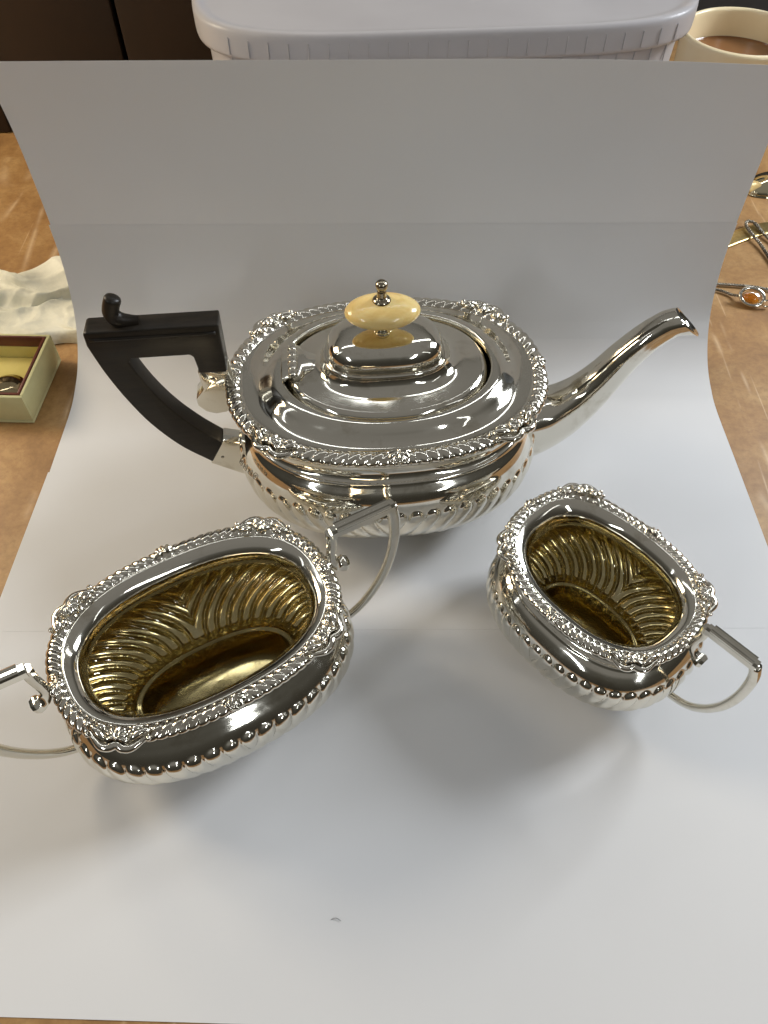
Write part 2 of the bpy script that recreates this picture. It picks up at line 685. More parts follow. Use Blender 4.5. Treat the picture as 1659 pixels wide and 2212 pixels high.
# ------------------------------------------------------------------ paper sheets
def paper(name, label, path, x0, x1, yaw, cx, cy, thick=.00007, lift=None):
    pr = catmull(path, 120)
    T = np.gradient(pr, axis=0)
    T /= np.linalg.norm(T, axis=1)[:, None]
    nn = np.stack([-T[:, 1], T[:, 0]], 1)
    nx = 60
    xs = np.linspace(x0, x1, nx)
    top = np.zeros((120, nx, 3))
    bot = np.zeros((120, nx, 3))
    for k in range(120):
        for arr, off in ((top, thick / 2), (bot, -thick / 2)):
            arr[k, :, 0] = xs
            arr[k, :, 1] = pr[k, 0] + nn[k, 0] * off
            arr[k, :, 2] = pr[k, 1] + nn[k, 1] * off
    if lift is not None:
        for arr in (top, bot):
            dy, dz = lift(arr[..., 0], arr[..., 1], arr[..., 2])
            arr[..., 1] += dy
            arr[..., 2] += dz
    c, s = math.cos(yaw), math.sin(yaw)
    V = np.concatenate([top.reshape(-1, 3), bot.reshape(-1, 3)])
    X = V[:, 0] - cx
    Y = V[:, 1] - cy
    V = np.stack([cx + c * X - s * Y, cy + s * X + c * Y, V[:, 2]], 1)
    F = gridfaces(120, nx, False)
    n0 = 120 * nx
    F2 = F[:, ::-1] + n0
    a = np.arange(n0).reshape(120, nx)
    ring = np.concatenate([a[0], a[1:, -1], a[-1, -2::-1], a[-2:0:-1, 0]])
    r2 = np.roll(ring, -1)
    F3 = np.stack([ring, ring + n0, r2 + n0, r2], 1)
    o = mesh(name, V, np.concatenate([F, F2, F3]), PAPER)
    sharp(o, 60)
    return tag(o, label, 'paper', 'white paper sheets under and behind the tea set')

def ripple1(x, y, z):
    return 0 * x, .00008 * (1 + np.sin(x * 17 + y * 9)) * sstep(np.abs(x), .10, .20)
def ripple3(x, y, z):
    k = sstep(z, .10, .19)
    return k * (.0035 * np.sin(x * 11 + .6) - .0012 * np.cos(x * 23)), k * (.0006 * np.sin(x * 13 + 1.2) - .012 * x)

paper('paper_sheet', 'white paper sheet lying flat in front, under sugar bowl and jug', [(.0225, .0003), (.1, .0003), (.2, .0003), (.299, .0003)], -.2080, .2115, R(-1.4), .005, .16, lift=ripple1)
arc = [(.355, .0006), (.372, .0032), (.388, .0090), (.402, .0195), (.413, .034), (.420, .052), (.4238, .070), (.4248, .092)]
paper('paper_sheet', 'white paper sheet under teapot, curving up behind it', [(.196, .00040), (.25, .00050), (.31, .0006)] + arc, -.2035, .2165, R(.3), .005, .3)
arc3 = [(y + .00016, z - .00005) for y, z in arc[3:]]
paper('paper_sheet', 'upright white paper sheet at the back with its long top edge showing', arc3 + [(.4251, .115), (.4250, .145), (.4222, .168), (.4185, .1868)], -.2030, .2155, R(.3), .003, .4, lift=ripple3)

# ================================================================== TEAPOT
def make_teapot():
    root = thing('teapot', 'silver teapot with black handle, ivory lid knob and long curved spout', 'teapot', (.0015, .300, .0008), R(5.5))
    plan = Plan(.083, .0625, 2.3)
    h = .0835
    fc = corner_fracs(plan, math.atan2(.046, .060))
    prof = [(.0825, -.0045), (.0790, -.0060), (.0740, -.0080), (.0690, -.0084), (.0660, -.0076), (.0640, -.0060), (.0632, -.0044), (.0622, -.0040), (.0606, -.0026), (.0580, -.0004), (.0540, .0014), (.0500, .0024), (.0450, .0028), (.0390, .0022), (.0320, .0004), (.0250, -.0032), (.0180, -.0090), (.0120, -.0152), (.0075, -.0208), (.0042, -.0255), (.0030, -.0272), (.0, -.0274)]
    M = 936
    P = lobed_wall(plan, prof, .0486, 52, 2.6, .64, M, 120, -.0052, (.076, .056))
    # base closed underneath
    base = P[-1].copy()
    c2 = base * .97
    c2[:, 2] = .0008
    c3 = base * .02
    c3[:, 2] = .0012
    P = np.concatenate([P, c2[None], c3[None]], 0)
    mesh('body', P, gridfaces(P.shape[0], M), SILVER, root)
    V, F = rim_border(plan, h, .0082, 84, fc, FM, 1344)
    mesh('rim_border', V, F, SILVER_RIM, root)
    ornaments(root, plan, h, .0082, .0098, .0058, fc, FM)
    # deck: dished top from border to lid opening
    f = np.arange(480) / 480
    rings = [(.915, .0815), (.915, .0842), (.895, .0839), (.86, .0836), (.825, .0838), (.795, .0847), (.765, .0864), (.735, .0884), (.71, .0898), (.69, .0904), (.667, .0906), (.652, .0905), (.6440, .0900), (.6425, .0880), (.6425, .0780)]
    pr = catmull(rings, 70)
    P = np.zeros((70, 480, 3))
    for k, (s, z) in enumerate(pr):
        n = 2.3 - .15 * float(sstep(s, .85, .70))if False else 2.3 - .18 * float(1 - sstep(s, .64, .9))
        x, y = plan.at(f, 0, n)
        P[k, :, 0], P[k, :, 1], P[k, :, 2] = x * s, y * s, z
    mesh('deck', P, gridfaces(70, 480), SILVER, root)
    # lid
    L = [(.0518, .0384, 2.15, .0790), (.0521, .0387, 2.15, .0888), (.0520, .0386, 2.15, .0899), (.0515, .0381, 2.15, .0905), (.0490, .0358, 2.15, .0908), (.0450, .0325, 2.2, .0912), (.0410, .0290, 2.25, .0917), (.0378, .0260, 2.35, .0922), (.0352, .0238, 2.5, .0930), (.0332, .0220, 2.6, .0944), (.0320, .0209, 2.7, .0960), (.0313, .0203, 2.7, .0975), (.0309, .0205, 2.8, .0985), (.0309, .0205, 2.8, .0991), (.0305, .0202, 2.8, .0995), (.0298, .0196, 2.8, .0996), (.0291, .0191, 2.9, .0998)]
    for q_ in (3, 7, 12, 18, 25, 32, 39, 46, 53, 60, 67, 73, 79, 84, 88, 90):
        c_, s_ = math.cos(R(q_)) ** .56 if q_ < 89.9 else .012, math.sin(R(q_)) ** .72
        L.append((.0290 * c_, .0190 * c_, 2.9 - .4 * q_ / 90, .1000 + .0126 * s_))
    pr = catmull(L, 150)
    P = np.zeros((150, 480, 3))
    for k, (a, b, n, z) in enumerate(pr):
        t = np.linspace(0, 2 * PI, 480, endpoint=False)
        x, y = plan.raw(t, a, b, n)
        P[k, :, 0], P[k, :, 1], P[k, :, 2] = x - .0012 * float(sstep(z, .091, .1)), y, z
    lid = mesh('lid', P, gridfaces(150, 480), SILVER, root)
    # knob on its stem, finial on top
    st = [(.0046, .1100), (.0046, .1124), (.0036, .1128), (.0026, .1133), (.0024, .1137), (.0034, .1142), (.0036, .1146), (.0034, .1154), (.0034, .1190)]
    a = np.linspace(0, 2 * PI, 28, endpoint=False)
    P = np.array([[(r * math.cos(q), r * math.sin(q), z) for q in a] for r, z in catmull(st, 30)])
    MB().grid(P + np.array([-.0022, 0, 0]), caps=True).build('knob_stem', SILVER, root)
    K = []
    for j in range(25):
        v = PI * j / 24
        rr = math.sin(v) ** .82
        zz = .1232 + .0066 * math.cos(v) * (1 - .1 * rr)
        K.append([(.0183 * rr * math.cos(q), .0118 * rr * math.sin(q), zz) for q in np.linspace(0, 2 * PI, 56, endpoint=False)])
    knob = MB().grid(np.array(K) + np.array([-.0022, 0, 0])).build('knob', IVORY, root)
    fi = [(.0044, .1282), (.0044, .1298), (.0036, .1308), (.0026, .1313), (.0023, .1322), (.0022, .1346), (.0019, .1352), (.0025, .1362), (.0030, .1376), (.0028, .1390), (.0017, .1401), (.0002, .1405)]
    P = np.array([[(r * math.cos(q), r * math.sin(q), z) for q in a] for r, z in catmull(fi, 44)])
    MB().grid(P + np.array([-.0026, 0, 0]), caps=True).build('finial', BRONZE, root)
    # hinge
    hz = .0928
    hg = MB()
    P = tube([(-.0478, y + .003, hz) for y in np.linspace(-.0118, .0118, 12)], .0019, 14)
    hg.grid(P, caps=True)
    hinge = hg.build('hinge_pin', SILVER_OLD, root)
    sharp(hinge)
    knp = None
    for k in range(5):
        y0 = -.0092 + k * .0049
        if knp is None:
            m = MB()
            m.grid(tube([(0, y, 0) for y in (0, .0003, .0043, .0046)], [.00238, .0025, .0025, .00238], 16), caps=True)
            knp = m.build('knuckle', SILVER, hinge)
            o = knp
        else:
            o = inst(knp, hinge)
        o.location = (-.0478, y0, hz)
    for name, out in (('hinge_plate', [(-.0535, -.0122), (-.0490, -.0122), (-.0490, .0122), (-.0535, .0122)]),
                      ('hinge_leaf', [(-.0462, -.0122), (-.0442, -.0118), (-.0425, -.0080), (-.0400, -.0072), (-.0362, -.0058), (-.0330, -.0024), (-.0318, 0), (-.0330, .0024), (-.0362, .0058), (-.0400, .0072), (-.0425, .0080), (-.0442, .0118), (-.0462, .0122)])):
        out = [(x_, y_ + .003) for x_, y_ in out]
        n = len(out)
        zz = .0906 if name == 'hinge_plate' else .0910
        V = [(x, y, zz) for x, y in out] + [(x, y, zz + .0022 - (.0009 if x > -.041 else 0)) for x, y in out]
        F = [tuple(range(n))[::-1], tuple(range(n, 2 * n))] + [(i, (i + 1) % n, (i + 1) % n + n, i + n) for i in range(n)]
        bevel(mesh(name, V, F, SILVER, hinge, False), .0005, 2, 25)
    # handle
    outer = [(-.0795, .1255), (-.1405, .1255), (-.1418, .1245), (-.1420, .1175)]
    arc_o = catmull([(-.1420, .1175), (-.1385, .1010), (-.1330, .0830), (-.1250, .0640), (-.1130, .0455), (-.0985, .0310)], 22)
    arc_i = catmull([(-.0905, .0455), (-.1010, .0570), (-.1110, .0710), (-.1190, .0870), (-.1255, .1060)], 18)
    pts = outer + [tuple(p) for p in arc_o[1:]] + [tuple(p) for p in arc_i] + [(-.1235, .1085), (-.0960, .1085), (-.0945, .1070), (-.0935, .0965), (-.0800, .0965)]
    handle = extrude_outline('handle', pts, .0058, EBONY, root, .0011, 3)
    tr = planar_path([(-.1165, .1248), (-.1205, .1256), (-.1250, .1274), (-.1275, .1305), (-.1268, .1348), (-.1242, .1402)], 30)
    rad = [(.0020 + .0017 * min(1, i / 12), .0044 - .0005 * min(1, i / 12)) for i in range(30)]
    rad[-2] = (.0034, .0036)
    rad[-1] = (.0022, .0024)
    sharp(MB().grid(tube(tr, rad, 18, (0, 1, 0)), caps=True).build('thumb_rest', EBONY, handle), 50)
    mo = MB()
    for s in (-1, 1):
        p = [(x, s * .0058, .1212) for x in np.linspace(-.1400, -.0815, 14)]
        mo.grid(tube(p, .0009, 8), caps=True)
    mo.build('edge_moulding', EBONY, handle)
    # upper socket: plain box with a half-round foot
    fr = extrude_outline('ferrule', [(-.0945, .0975), (-.0798, .0975), (-.0770, .0800), (-.0795, .0725), (-.0845, .0688), (-.0900, .0680), (-.0950, .0700), (-.0985, .0745), (-.0985, .0795), (-.0955, .0832), (-.0938, .0860)], .0055, SILVER, root, .0008)
    MB().grid(ball((-.0875, -.0056, .0925), .0011, 12, 8, 1, .5, 1)).build('rivet', SILVER_OLD, fr)
    fr = extrude_outline('ferrule', [(-.0998, .0300), (-.0905, .0468), (-.0820, .0440), (-.0740, .0430), (-.0740, .0130), (-.0850, .0200)], .0056, SILVER, root, .0008)
    MB().grid(ball((-.0925, -.0057, .0345), .0009, 12, 8, 1, .5, 1)).build('rivet', SILVER_OLD, fr)
    # spout
    cl = np.array([(.0660, .0385, .0240, .0195), (.0810, .0400, .0225, .0178), (.0950, .0455, .0182, .0144), (.1075, .0565, .0138, .0114), (.1175, .0705, .0108, .0094), (.1262, .0850, .0092, .0082), (.1358, .0972, .0082, .0075), (.1438, .1036, .0075, .0072), (.1504, .1050, .0068, .0072), (.1536, .1047, .0063, .0073)])
    c = catmull(cl, 70)
    T = np.gradient(c[:, :2], axis=0)
    T /= np.linalg.norm(T, axis=1)[:, None]
    nu = 40
    ang = np.linspace(0, 2 * PI, nu, endpoint=False)
    def section(a):
        # flat shouldered top, round keel below
        s_, c_ = np.sin(a), np.cos(a)
        up = np.where(s_ > 0, np.sign(s_) * np.abs(s_) ** .62, s_)
        wd_ = np.sign(c_) * np.abs(c_) ** np.where(s_ > 0, .70, 1.0)
        return up * np.where(s_ > 0, .82, 1.0), wd_
    up, wd_ = section(ang)
    rows = []
    for i in range(70):
        p = np.array([c[i, 0], 0, c[i, 1]])
        n = np.array([-T[i, 1], 0, T[i, 0]])
        t3 = np.array([T[i, 0], 0, T[i, 1]])
        k = float(sstep(i, 56, 69))
        rows.append(p + np.outer(up * c[i, 2], n) + np.outer(wd_ * c[i, 3], (0, 1, 0)) + np.outer(-up * .0088 * k, t3))
    rows = np.array(rows)
    inner = []
    for i in range(69, 50, -3):
        p = np.array([c[i, 0], 0, c[i, 1]])
        n = np.array([-T[i, 1], 0, T[i, 0]])
        t3 = np.array([T[i, 0], 0, T[i, 1]])
        k = float(sstep(i, 56, 69))
        inner.append(p + np.outer(up * (c[i, 2] - .0009), n) + np.outer(wd_ * (c[i, 3] - .0009), (0, 1, 0)) + np.outer(-up * .0088 * k, t3))
    P = np.concatenate([rows, np.array(inner)], 0)
    m = MB().grid(P)
    n0 = P.shape[0] * nu
    m.F.append(tuple(range(n0 - nu, n0)))
    spout = m.build('spout', SILVER, root)
    # raised tapering panel along the spout's back
    pr = []
    for i in range(20, 64):
        p = np.array([c[i, 0], 0, c[i, 1]])
        n = np.array([-T[i, 1], 0, T[i, 0]])
        e = min(1, (i - 19) / 6) ** .5 * .60
        row = []
        for q in np.linspace(-1, 1, 9):
            hgt = .82 * c[i, 2] * (1 - .10 * q * q) + .0011 - .0016 * (abs(q) > .99)
            row.append(p + n * hgt + np.array([0, 1, 0]) * q * e * c[i, 3])
        pr.append(row)
    sharp(MB().grid(pr, False).build('spout_panel', SILVER, spout), 40)
    # stamped hallmarks on the shoulder
    hm = MB()
    for q in range(20):
        pass
    ring = catmull([(-1, -1.1, 0), (-1, .9, 0), (0, 1.2, 0), (1, .9, 0), (1, -1.1, 0), (0, -1.3, 0), (-1, -1.1, 0)], 26) * .0013
    hm.grid(tube(ring, .00022, 6), caps=True)
    sq = catmull([(-.5, -.5, 0), (-.1, .4, 0), (.5, .5, 0), (.2, -.1, 0), (.6, -.6, 0)], 12) * .0013
    hm.grid(tube(sq, .00028, 6), caps=True)
    hp = hm.build('hallmark', SILVER_OLD, root)
    for k, ff in enumerate((.560, .569, .578, .587)):
        o = hp if k == 0 else inst(hp, root)
        (x, y), (tx, ty), (nx, ny) = plan.frame(ff, .0012)
        X = Vector((tx, ty, 0))
        Z = Vector((nx * .83, ny * .83, .55)).normalized()
        Y = Z.cross(X)
        Mx = Matrix((X, Y, Z)).transposed().to_4x4()
        Mx.translation = Vector((x, y, .0545)) + Z * .0002
        o.matrix_local = Mx
    return root

# ================================================================== SUGAR BOWL AND JUG
def open_vessel(root, plan, h, width, prof, inner, floor, ztop, nlobe, nrib, s_corner, s_mid, corner_ang, warp=None, shift=2.8, skip_mid=()):
    M = nlobe * 16
    fc = corner_fracs(plan, corner_ang)
    P = lobed_wall(plan, prof, ztop, nlobe, shift, .64, M, 110)
    base = P[-1].copy()
    c2 = base * .97
    c2[:, 2] = .0008
    c3 = base * .02
    c3[:, 2] = .0012
    P = np.concatenate([P, c2[None], c3[None]], 0)
    V = P.reshape(-1, 3)
    if warp:
        V = warp(V)
    mesh('body', V, gridfaces(P.shape[0], M), SILVER, root)
    # silver mouth: flange from the border down to the throat
    f = np.arange(480) / 480
    pr = catmull(inner[0], 40)
    P = np.zeros((40, 480, 3))
    for k, (z, d) in enumerate(pr):
        x, y = plan.at(f, d)
        P[k, :, 0], P[k, :, 1], P[k, :, 2] = x, y, z
    V = P.reshape(-1, 3)
    if warp:
        V = warp(V)
    mesh('mouth', V, gridfaces(40, 480), SILVER, root)
    # gilt lining with the lobes seen from inside
    P = lobed_wall(plan, inner[1], ztop - .0008, nlobe, shift, .64, M, 120)
    V = P.reshape(-1, 3)
    if warp:
        V = warp(V)
    lin = mesh('gilt_lining', V, gridfaces(120, M), GILT, root)
    # floor of the lining
    zf, df = inner[1][-1]
    x, y = plan.at(np.arange(240) / 240, df)
    rows = []
    for s, dz in catmull([(1.0, 0), (.985, .0006), (.965, .0004), (.95, -.0004), (.93, -.0007), (.88, -.0006), (.75, -.0003), (.5, .0002), (.25, .0004), (.0005, .0005)], 40):
        rows.append(np.stack([x * s, y * s, np.full(240, zf + dz)], 1))
    mesh('floor', np.array(rows), gridfaces(40, 240), GILT_FLOOR, lin)
    V, F = rim_border(plan, h, width, nrib, fc, FM, nrib * 12, warp)
    mesh('rim_border', V, F, SILVER_RIM, root)
    ornaments(root, plan, h, width, s_corner, s_mid, fc, FM, warp, skip_mid)

def bar_handle(root, flip, bar, drop, arcp, wbar, r0, r1):
    """angular handle: faceted top bar, dropped spur against the border, thin bow back to the body"""
    s = -1 if flip else 1
    e = bpy.data.objects.new
    m = MB()
    p = planar_path(bar, 14)
    m.grid(tube(p, [(wbar * .82, wbar)] * 14, 8, (0, 1, 0), n=3.2), caps=True)
    pb = p.copy()
    for off in (-.45, .45):
        q = p + np.array([0, off * wbar * 1.15, 0]) + np.array([0, 0, wbar * .82])
        m.grid(tube(q[1:-1], wbar * .34, 7), caps=True)
    V = np.array(m.V)
    V[:, 0] *= s
    V[:, 1] *= s
    hnd = mesh('handle', V, m.F, SILVER, root)
    sharp(hnd, 38)
    m = MB()
    p = planar_path(drop, 20)
    k = np.linspace(0, 1, 20)
    rad = [(wbar * (.70 - .2 * math.sin(PI * q) + .55 * float(sstep(q, .75, .95))), wbar * (.82 - .1 * math.sin(PI * q) + .35 * float(sstep(q, .75, .95)))) for q in k]
    rad[-1] = (rad[-1][0] * .75, rad[-1][1] * .8)
    m.grid(tube(p, rad, 8, (0, 1, 0), n=3), caps=True)
    V = np.array(m.V)
    V[:, 0] *= s
    V[:, 1] *= s
    sharp(mesh('spur', V, m.F, SILVER, hnd), 38)
    m = MB()
    p = planar_path(arcp, 40)
    rad = [(r0 + (r1 - r0) * q, (r0 + (r1 - r0) * q) * 1.15) for q in np.linspace(0, 1, 40)]
    m.grid(tube(p, rad, 12, (0, 1, 0), n=2.3), caps=True)
    V = np.array(m.V)
    V[:, 0] *= s
    V[:, 1] *= s
    mesh('bow', V, m.F, SILVER, hnd)

def make_sugar():
    root = thing('sugar_bowl', 'open oval silver sugar bowl with two angular handles and gilt inside', 'sugar bowl', (-.0797, .1625, .0010), R(29.5))
    plan = Plan(.0630, .0442, 2.45)
    h = .0665
    prof = [(.0655, -.0045), (.0630, -.0060), (.0600, -.0082), (.0565, -.0094), (.0535, -.0092), (.0505, -.0078), (.0470, -.0045), (.0435, -.0012), (.0400, .0010), (.0360, .0020), (.0310, .0018), (.0250, -.0006), (.0190, -.0050), (.0135, -.0100), (.0085, -.0158), (.0050, -.0202), (.0034, -.0224), (.0, -.0226)]
    flange = [(.0640, -.0062), (.0667, -.0064), (.0668, -.0068), (.0665, -.0080), (.0657, -.0098), (.0640, -.0117), (.0615, -.0132), (.0585, -.0139), (.0555, -.0137), (.0530, -.0128)]
    lining = [(.0530, -.0128), (.0508, -.0112), (.0480, -.0078), (.0445, -.0036), (.0405, -.0008), (.0360, .0006), (.0310, .0004), (.0250, -.0020), (.0195, -.0064), (.0148, -.0112), (.0115, -.0160), (.0098, -.0200), (.0095, -.0216)]
    open_vessel(root, plan, h, .0066, prof, (flange, lining), None, .0412, 44, 84, .0088, .0052, math.atan2(.0335, .0455))
    for flip in (False, True):
        bar_handle(root, flip, [(.0650, .0872), (.0800, .0874), (.0962, .0876)], [(.0652, .0880), (.0652, .0800), (.0645, .0725), (.0645, .0665), (.0672, .0620), (.0718, .0606)],
                   [(.0952, .0878), (.0968, .0790), (.0972, .0670), (.0962, .0550), (.0930, .0410), (.0870, .0280), (.0785, .0170), (.0690, .0115), (.0560, .0105)], .0031, .0024, .0018)
    return root

def make_jug():
    root = thing('milk_jug', 'small silver milk jug with one angular handle, gilt inside, on the right', 'jug', (.1015, .1920, .0010), R(-50))
    plan = Plan(.0470, .0375, 2.45)
    h = .0590
    def warp(V):
        V = np.array(V, float)
        k = sstep(-V[:, 0], .012, .048) * sstep(V[:, 2], .036, .060)
        V[:, 2] += .0045 * k
        V[:, 0] -= .0030 * k
        return V
    prof = [(.0580, -.0040), (.0560, -.0050), (.0530, -.0064), (.0500, -.0068), (.0476, -.0060), (.0464, -.0046), (.0460, -.0036), (.0452, -.0032), (.0432, -.0008), (.0400, .0018), (.0360, .0034), (.0310, .0040), (.0260, .0034), (.0210, .0010), (.0160, -.0030), (.0115, -.0078), (.0076, -.0126), (.0048, -.0162), (.0034, -.0178), (.0, -.0180)]
    flange = [(.0565, -.0053), (.0591, -.0054), (.0592, -.0058), (.0589, -.0070), (.0580, -.0086), (.0564, -.0102), (.0542, -.0114), (.0516, -.0119), (.0490, -.0114), (.0472, -.0102)]
    lining = [(.0472, -.0102), (.0458, -.0086), (.0440, -.0054), (.0418, -.0020), (.0390, .0004), (.0350, .0022), (.0310, .0027), (.0260, .0020), (.0212, -.0004), (.0170, -.0044), (.0130, -.0100), (.0105, -.0138), (.0092, -.0162), (.0090, -.0172)]
    open_vessel(root, plan, h, .0057, prof, (flange, lining), None, .0378, 44, 76, .0074, .0044, math.atan2(.0267, .0379), warp, skip_mid=())
    bar_handle(root, False, [(.0490, .0760), (.0600, .0765), (.0722, .0770)], [(.0492, .0767), (.0490, .0700), (.0480, .0640), (.0482, .0590), (.0512, .0555), (.0556, .0548)],
               [(.0713, .0772), (.0735, .0700), (.0742, .0600), (.0736, .0490), (.0712, .0370), (.0662, .0260), (.0590, .0185), (.0470, .0150)], .0027, .0021, .0016)
    return root

make_teapot()
make_sugar()
make_jug()

# ================================================================== AROUND THE PAPER
def superring(a, b, n, z, N_=96):
    t = np.linspace(0, 2 * PI, N_, endpoint=False)
    c, s = np.cos(t), np.sin(t)
    return np.stack([a * np.sign(c) * np.abs(c) ** (2 / n), b * np.sign(s) * np.abs(s) ** (2 / n), np.full(N_, z)], 1)

def make_tub():
    root = thing('plastic_tub', 'translucent white plastic tub with lid standing behind the paper', 'tub', (.0350, .600, .0004), R(4.5))
    A, B = .1535, .110
    pr = catmull([(-.012, .0), (-.0085, .002), (-.007, .010), (-.004, .08), (-.0015, .145), (-.0006, .1592)], 30)
    rows = [superring(A + d, B + d, 4.5, z, 160) for d, z in pr]
    rows += [superring(A + d - .0014, B + d - .0014, 4.5, max(z, .0016), 160) for d, z in pr[::-1]]
    m = MB().grid(rows)
    m.F.append(tuple(range(len(m.V) - 160, len(m.V))))
    m.F.append(tuple(range(160))[::-1])
    bd = m.build('body', PLASTIC, root)
    pr = catmull([(.0012, .1590), (.0038, .1588), (.0046, .1596), (.0050, .1610), (.0052, .1700), (.0050, .1738), (.0042, .1752), (.0028, .1758), (.0008, .1757), (-.0012, .1748), (-.0030, .1744), (-.010, .1744), (-.040, .1746), (-.080, .1748), (-.1085, .1748)], 70)
    rows = [superring(A + d, B + d, 4.5, z, 160) for d, z in pr]
    lid = MB().grid(rows).build('lid', PLASTIC, root)
    rib = box('rib', -.0004, .0004, -.0006, .0003, .1612, .1705, PLASTIC, lid, .0003)
    rib2 = box('rib', -.0004, .0004, -.0006, .0003, .100, .1575, PLASTIC, bd, .0003)
    for n_, (pr_, par, off) in enumerate(((rib, lid, .0052), (rib2, bd, -.0008))):
        for k in range(24):
            x = -.134 + k * .0116
            t = abs(x) / (A + off)
            y = -(B + off) * (1 - t ** 4.5) ** (1 / 4.5)
            o = pr_ if k == 0 else inst(pr_, par)
            o.location = (x, y, 0)
    # things kept inside show as a pale shape through the wall
    box('stored_papers', -.135, .120, -.092, .09, .004, .135, WHITEC, root, .004)
    return root
make_tub()

m = MB()
P = []
for j in range(14):
    row = []
    for i in range(20):
        u, v = i / 19 - .5, j / 13 - .5
        row.append((u * .075, v * .045, .0045 + .003 * math.sin(u * 9 + v * 5) + .002 * math.sin(v * 17 + u * 3)))
    P.append(row)
P = np.array(P)
Q = P.copy()
Q[..., 2] -= .004
m.grid(P, False).grid(Q[:, ::-1], False)
o = m.build('folded_tissue', WHITEC)
o.location = (.090, .580, .1757)
o.rotation_euler = (0, 0, .2)
tag(o, 'white folded tissue lying on top of the plastic tub lid', 'tissue')

def make_mug():
    root = thing('mug', 'cream china mug of milky tea at the top right corner', 'mug', (.272, .640, .0004))
    pr = catmull([(.0, .0045), (.030, .004), (.034, .0), (.037, .0012), (.040, .008), (.0435, .05), (.0455, .105), (.0462, .1165), (.0458, .1182), (.0446, .1184), (.0438, .1170), (.0430, .105), (.0408, .05), (.037, .012), (.030, .008), (.0, .008)], 70)
    a = np.linspace(0, 2 * PI, 72, endpoint=False)
    rows = [[(r * math.cos(q), r * math.sin(q), z) for q in a] for r, z in np.maximum(pr, [[.0001, 0]])]
    MB().grid(rows).build('cup', MUGC, root)
    pr = [(.0001, .0975), (.02, .0975), (.038, .0975), (.0418, .0977), (.0424, .0984)]
    rows = [[(r * math.cos(q), r * math.sin(q), z) for q in a] for r, z in pr]
    MB().grid(rows).build('tea', TEA, root)
    p = [(.0440 + .030 * math.sin(t), .0, .060 + .032 * math.cos(t)) for t in np.linspace(.05, PI - .05, 24)]
    o = MB().grid(tube(p, [(.0045, .006)] * 24, 12, (0, 1, 0)), caps=True).build('handle', MUGC, root)
    o.rotation_euler = (0, 0, R(20))
make_mug()

def make_box():
    root = thing('jewellery_box', 'small open cream box with maroon edge at the left border', 'box', (-.2590, .3765, .0004), R(-2))
    hx, hy, H_ = .0360, .0300, .0225
    t = .0022
    box('base', -hx, hx, -hy, hy, 0, .0022, BOXCARD, root, .0006)
    for x0, x1, y0, y1 in ((-hx, hx, -hy, -hy + t), (-hx, hx, hy - t, hy), (-hx, -hx + t, -hy + t + .00002, hy - t - .00002), (hx - t, hx, -hy + t + .00002, hy - t - .00002)):
        box('side', x0, x1, y0, y1, .0023, H_, BOXCARD, root, .0005)
    i_ = t + .0002
    k = .0016
    for x0, x1, y0, y1 in ((-hx + i_, hx - i_, hy - i_ - k, hy - i_), (-hx + i_, hx - i_, -hy + i_, -hy + i_ + k), (-hx + i_, -hx + i_ + k, -hy + i_ + k, hy - i_ - k), (hx - i_ - k, hx - i_, -hy + i_ + k, hy - i_ - k)):
        box('edging', x0, x1, y0, y1, .0150, H_ + .0006, MAROON, root, .0004)
        box('lining', x0, x1, y0, y1, .0024, .0148, BOXIN, root)
    box('pad', -hx + .0042, hx - .0042, -hy + .0042, hy - .0042, .0024, .0060, BOXIN, root, .0012)
    rows = []
    a = np.linspace(0, 2 * PI, 56, endpoint=False)
    for r, z in catmull([(.0001, 0), (.0095, .0004), (.0125, .0022), (.0132, .0040), (.0128, .0056), (.0118, .0062), (.0110, .0066), (.007, .0092), (.0001, .0104)], 36):
        rows.append([(r * math.cos(q), r * math.sin(q), z) for q in a])
    rt = thing('locket', 'round polished locket lying in the open cream box', 'locket', (-.2440, .3655, .0066))
    MB().grid(rows).build('case', mat_silver('locket_metal', (.55, .44, .26), (.3, .2, .1), .1, .6), rt)
    p = [(.0150 + .0024 * math.cos(q), .0024 * math.sin(q), .004) for q in np.linspace(0, 2 * PI, 20)]
    o = MB().grid(tube(p, .0005, 7)).build('ring', SILVER, rt)
    o.rotation_euler = (0, 0, R(-100))
make_box()

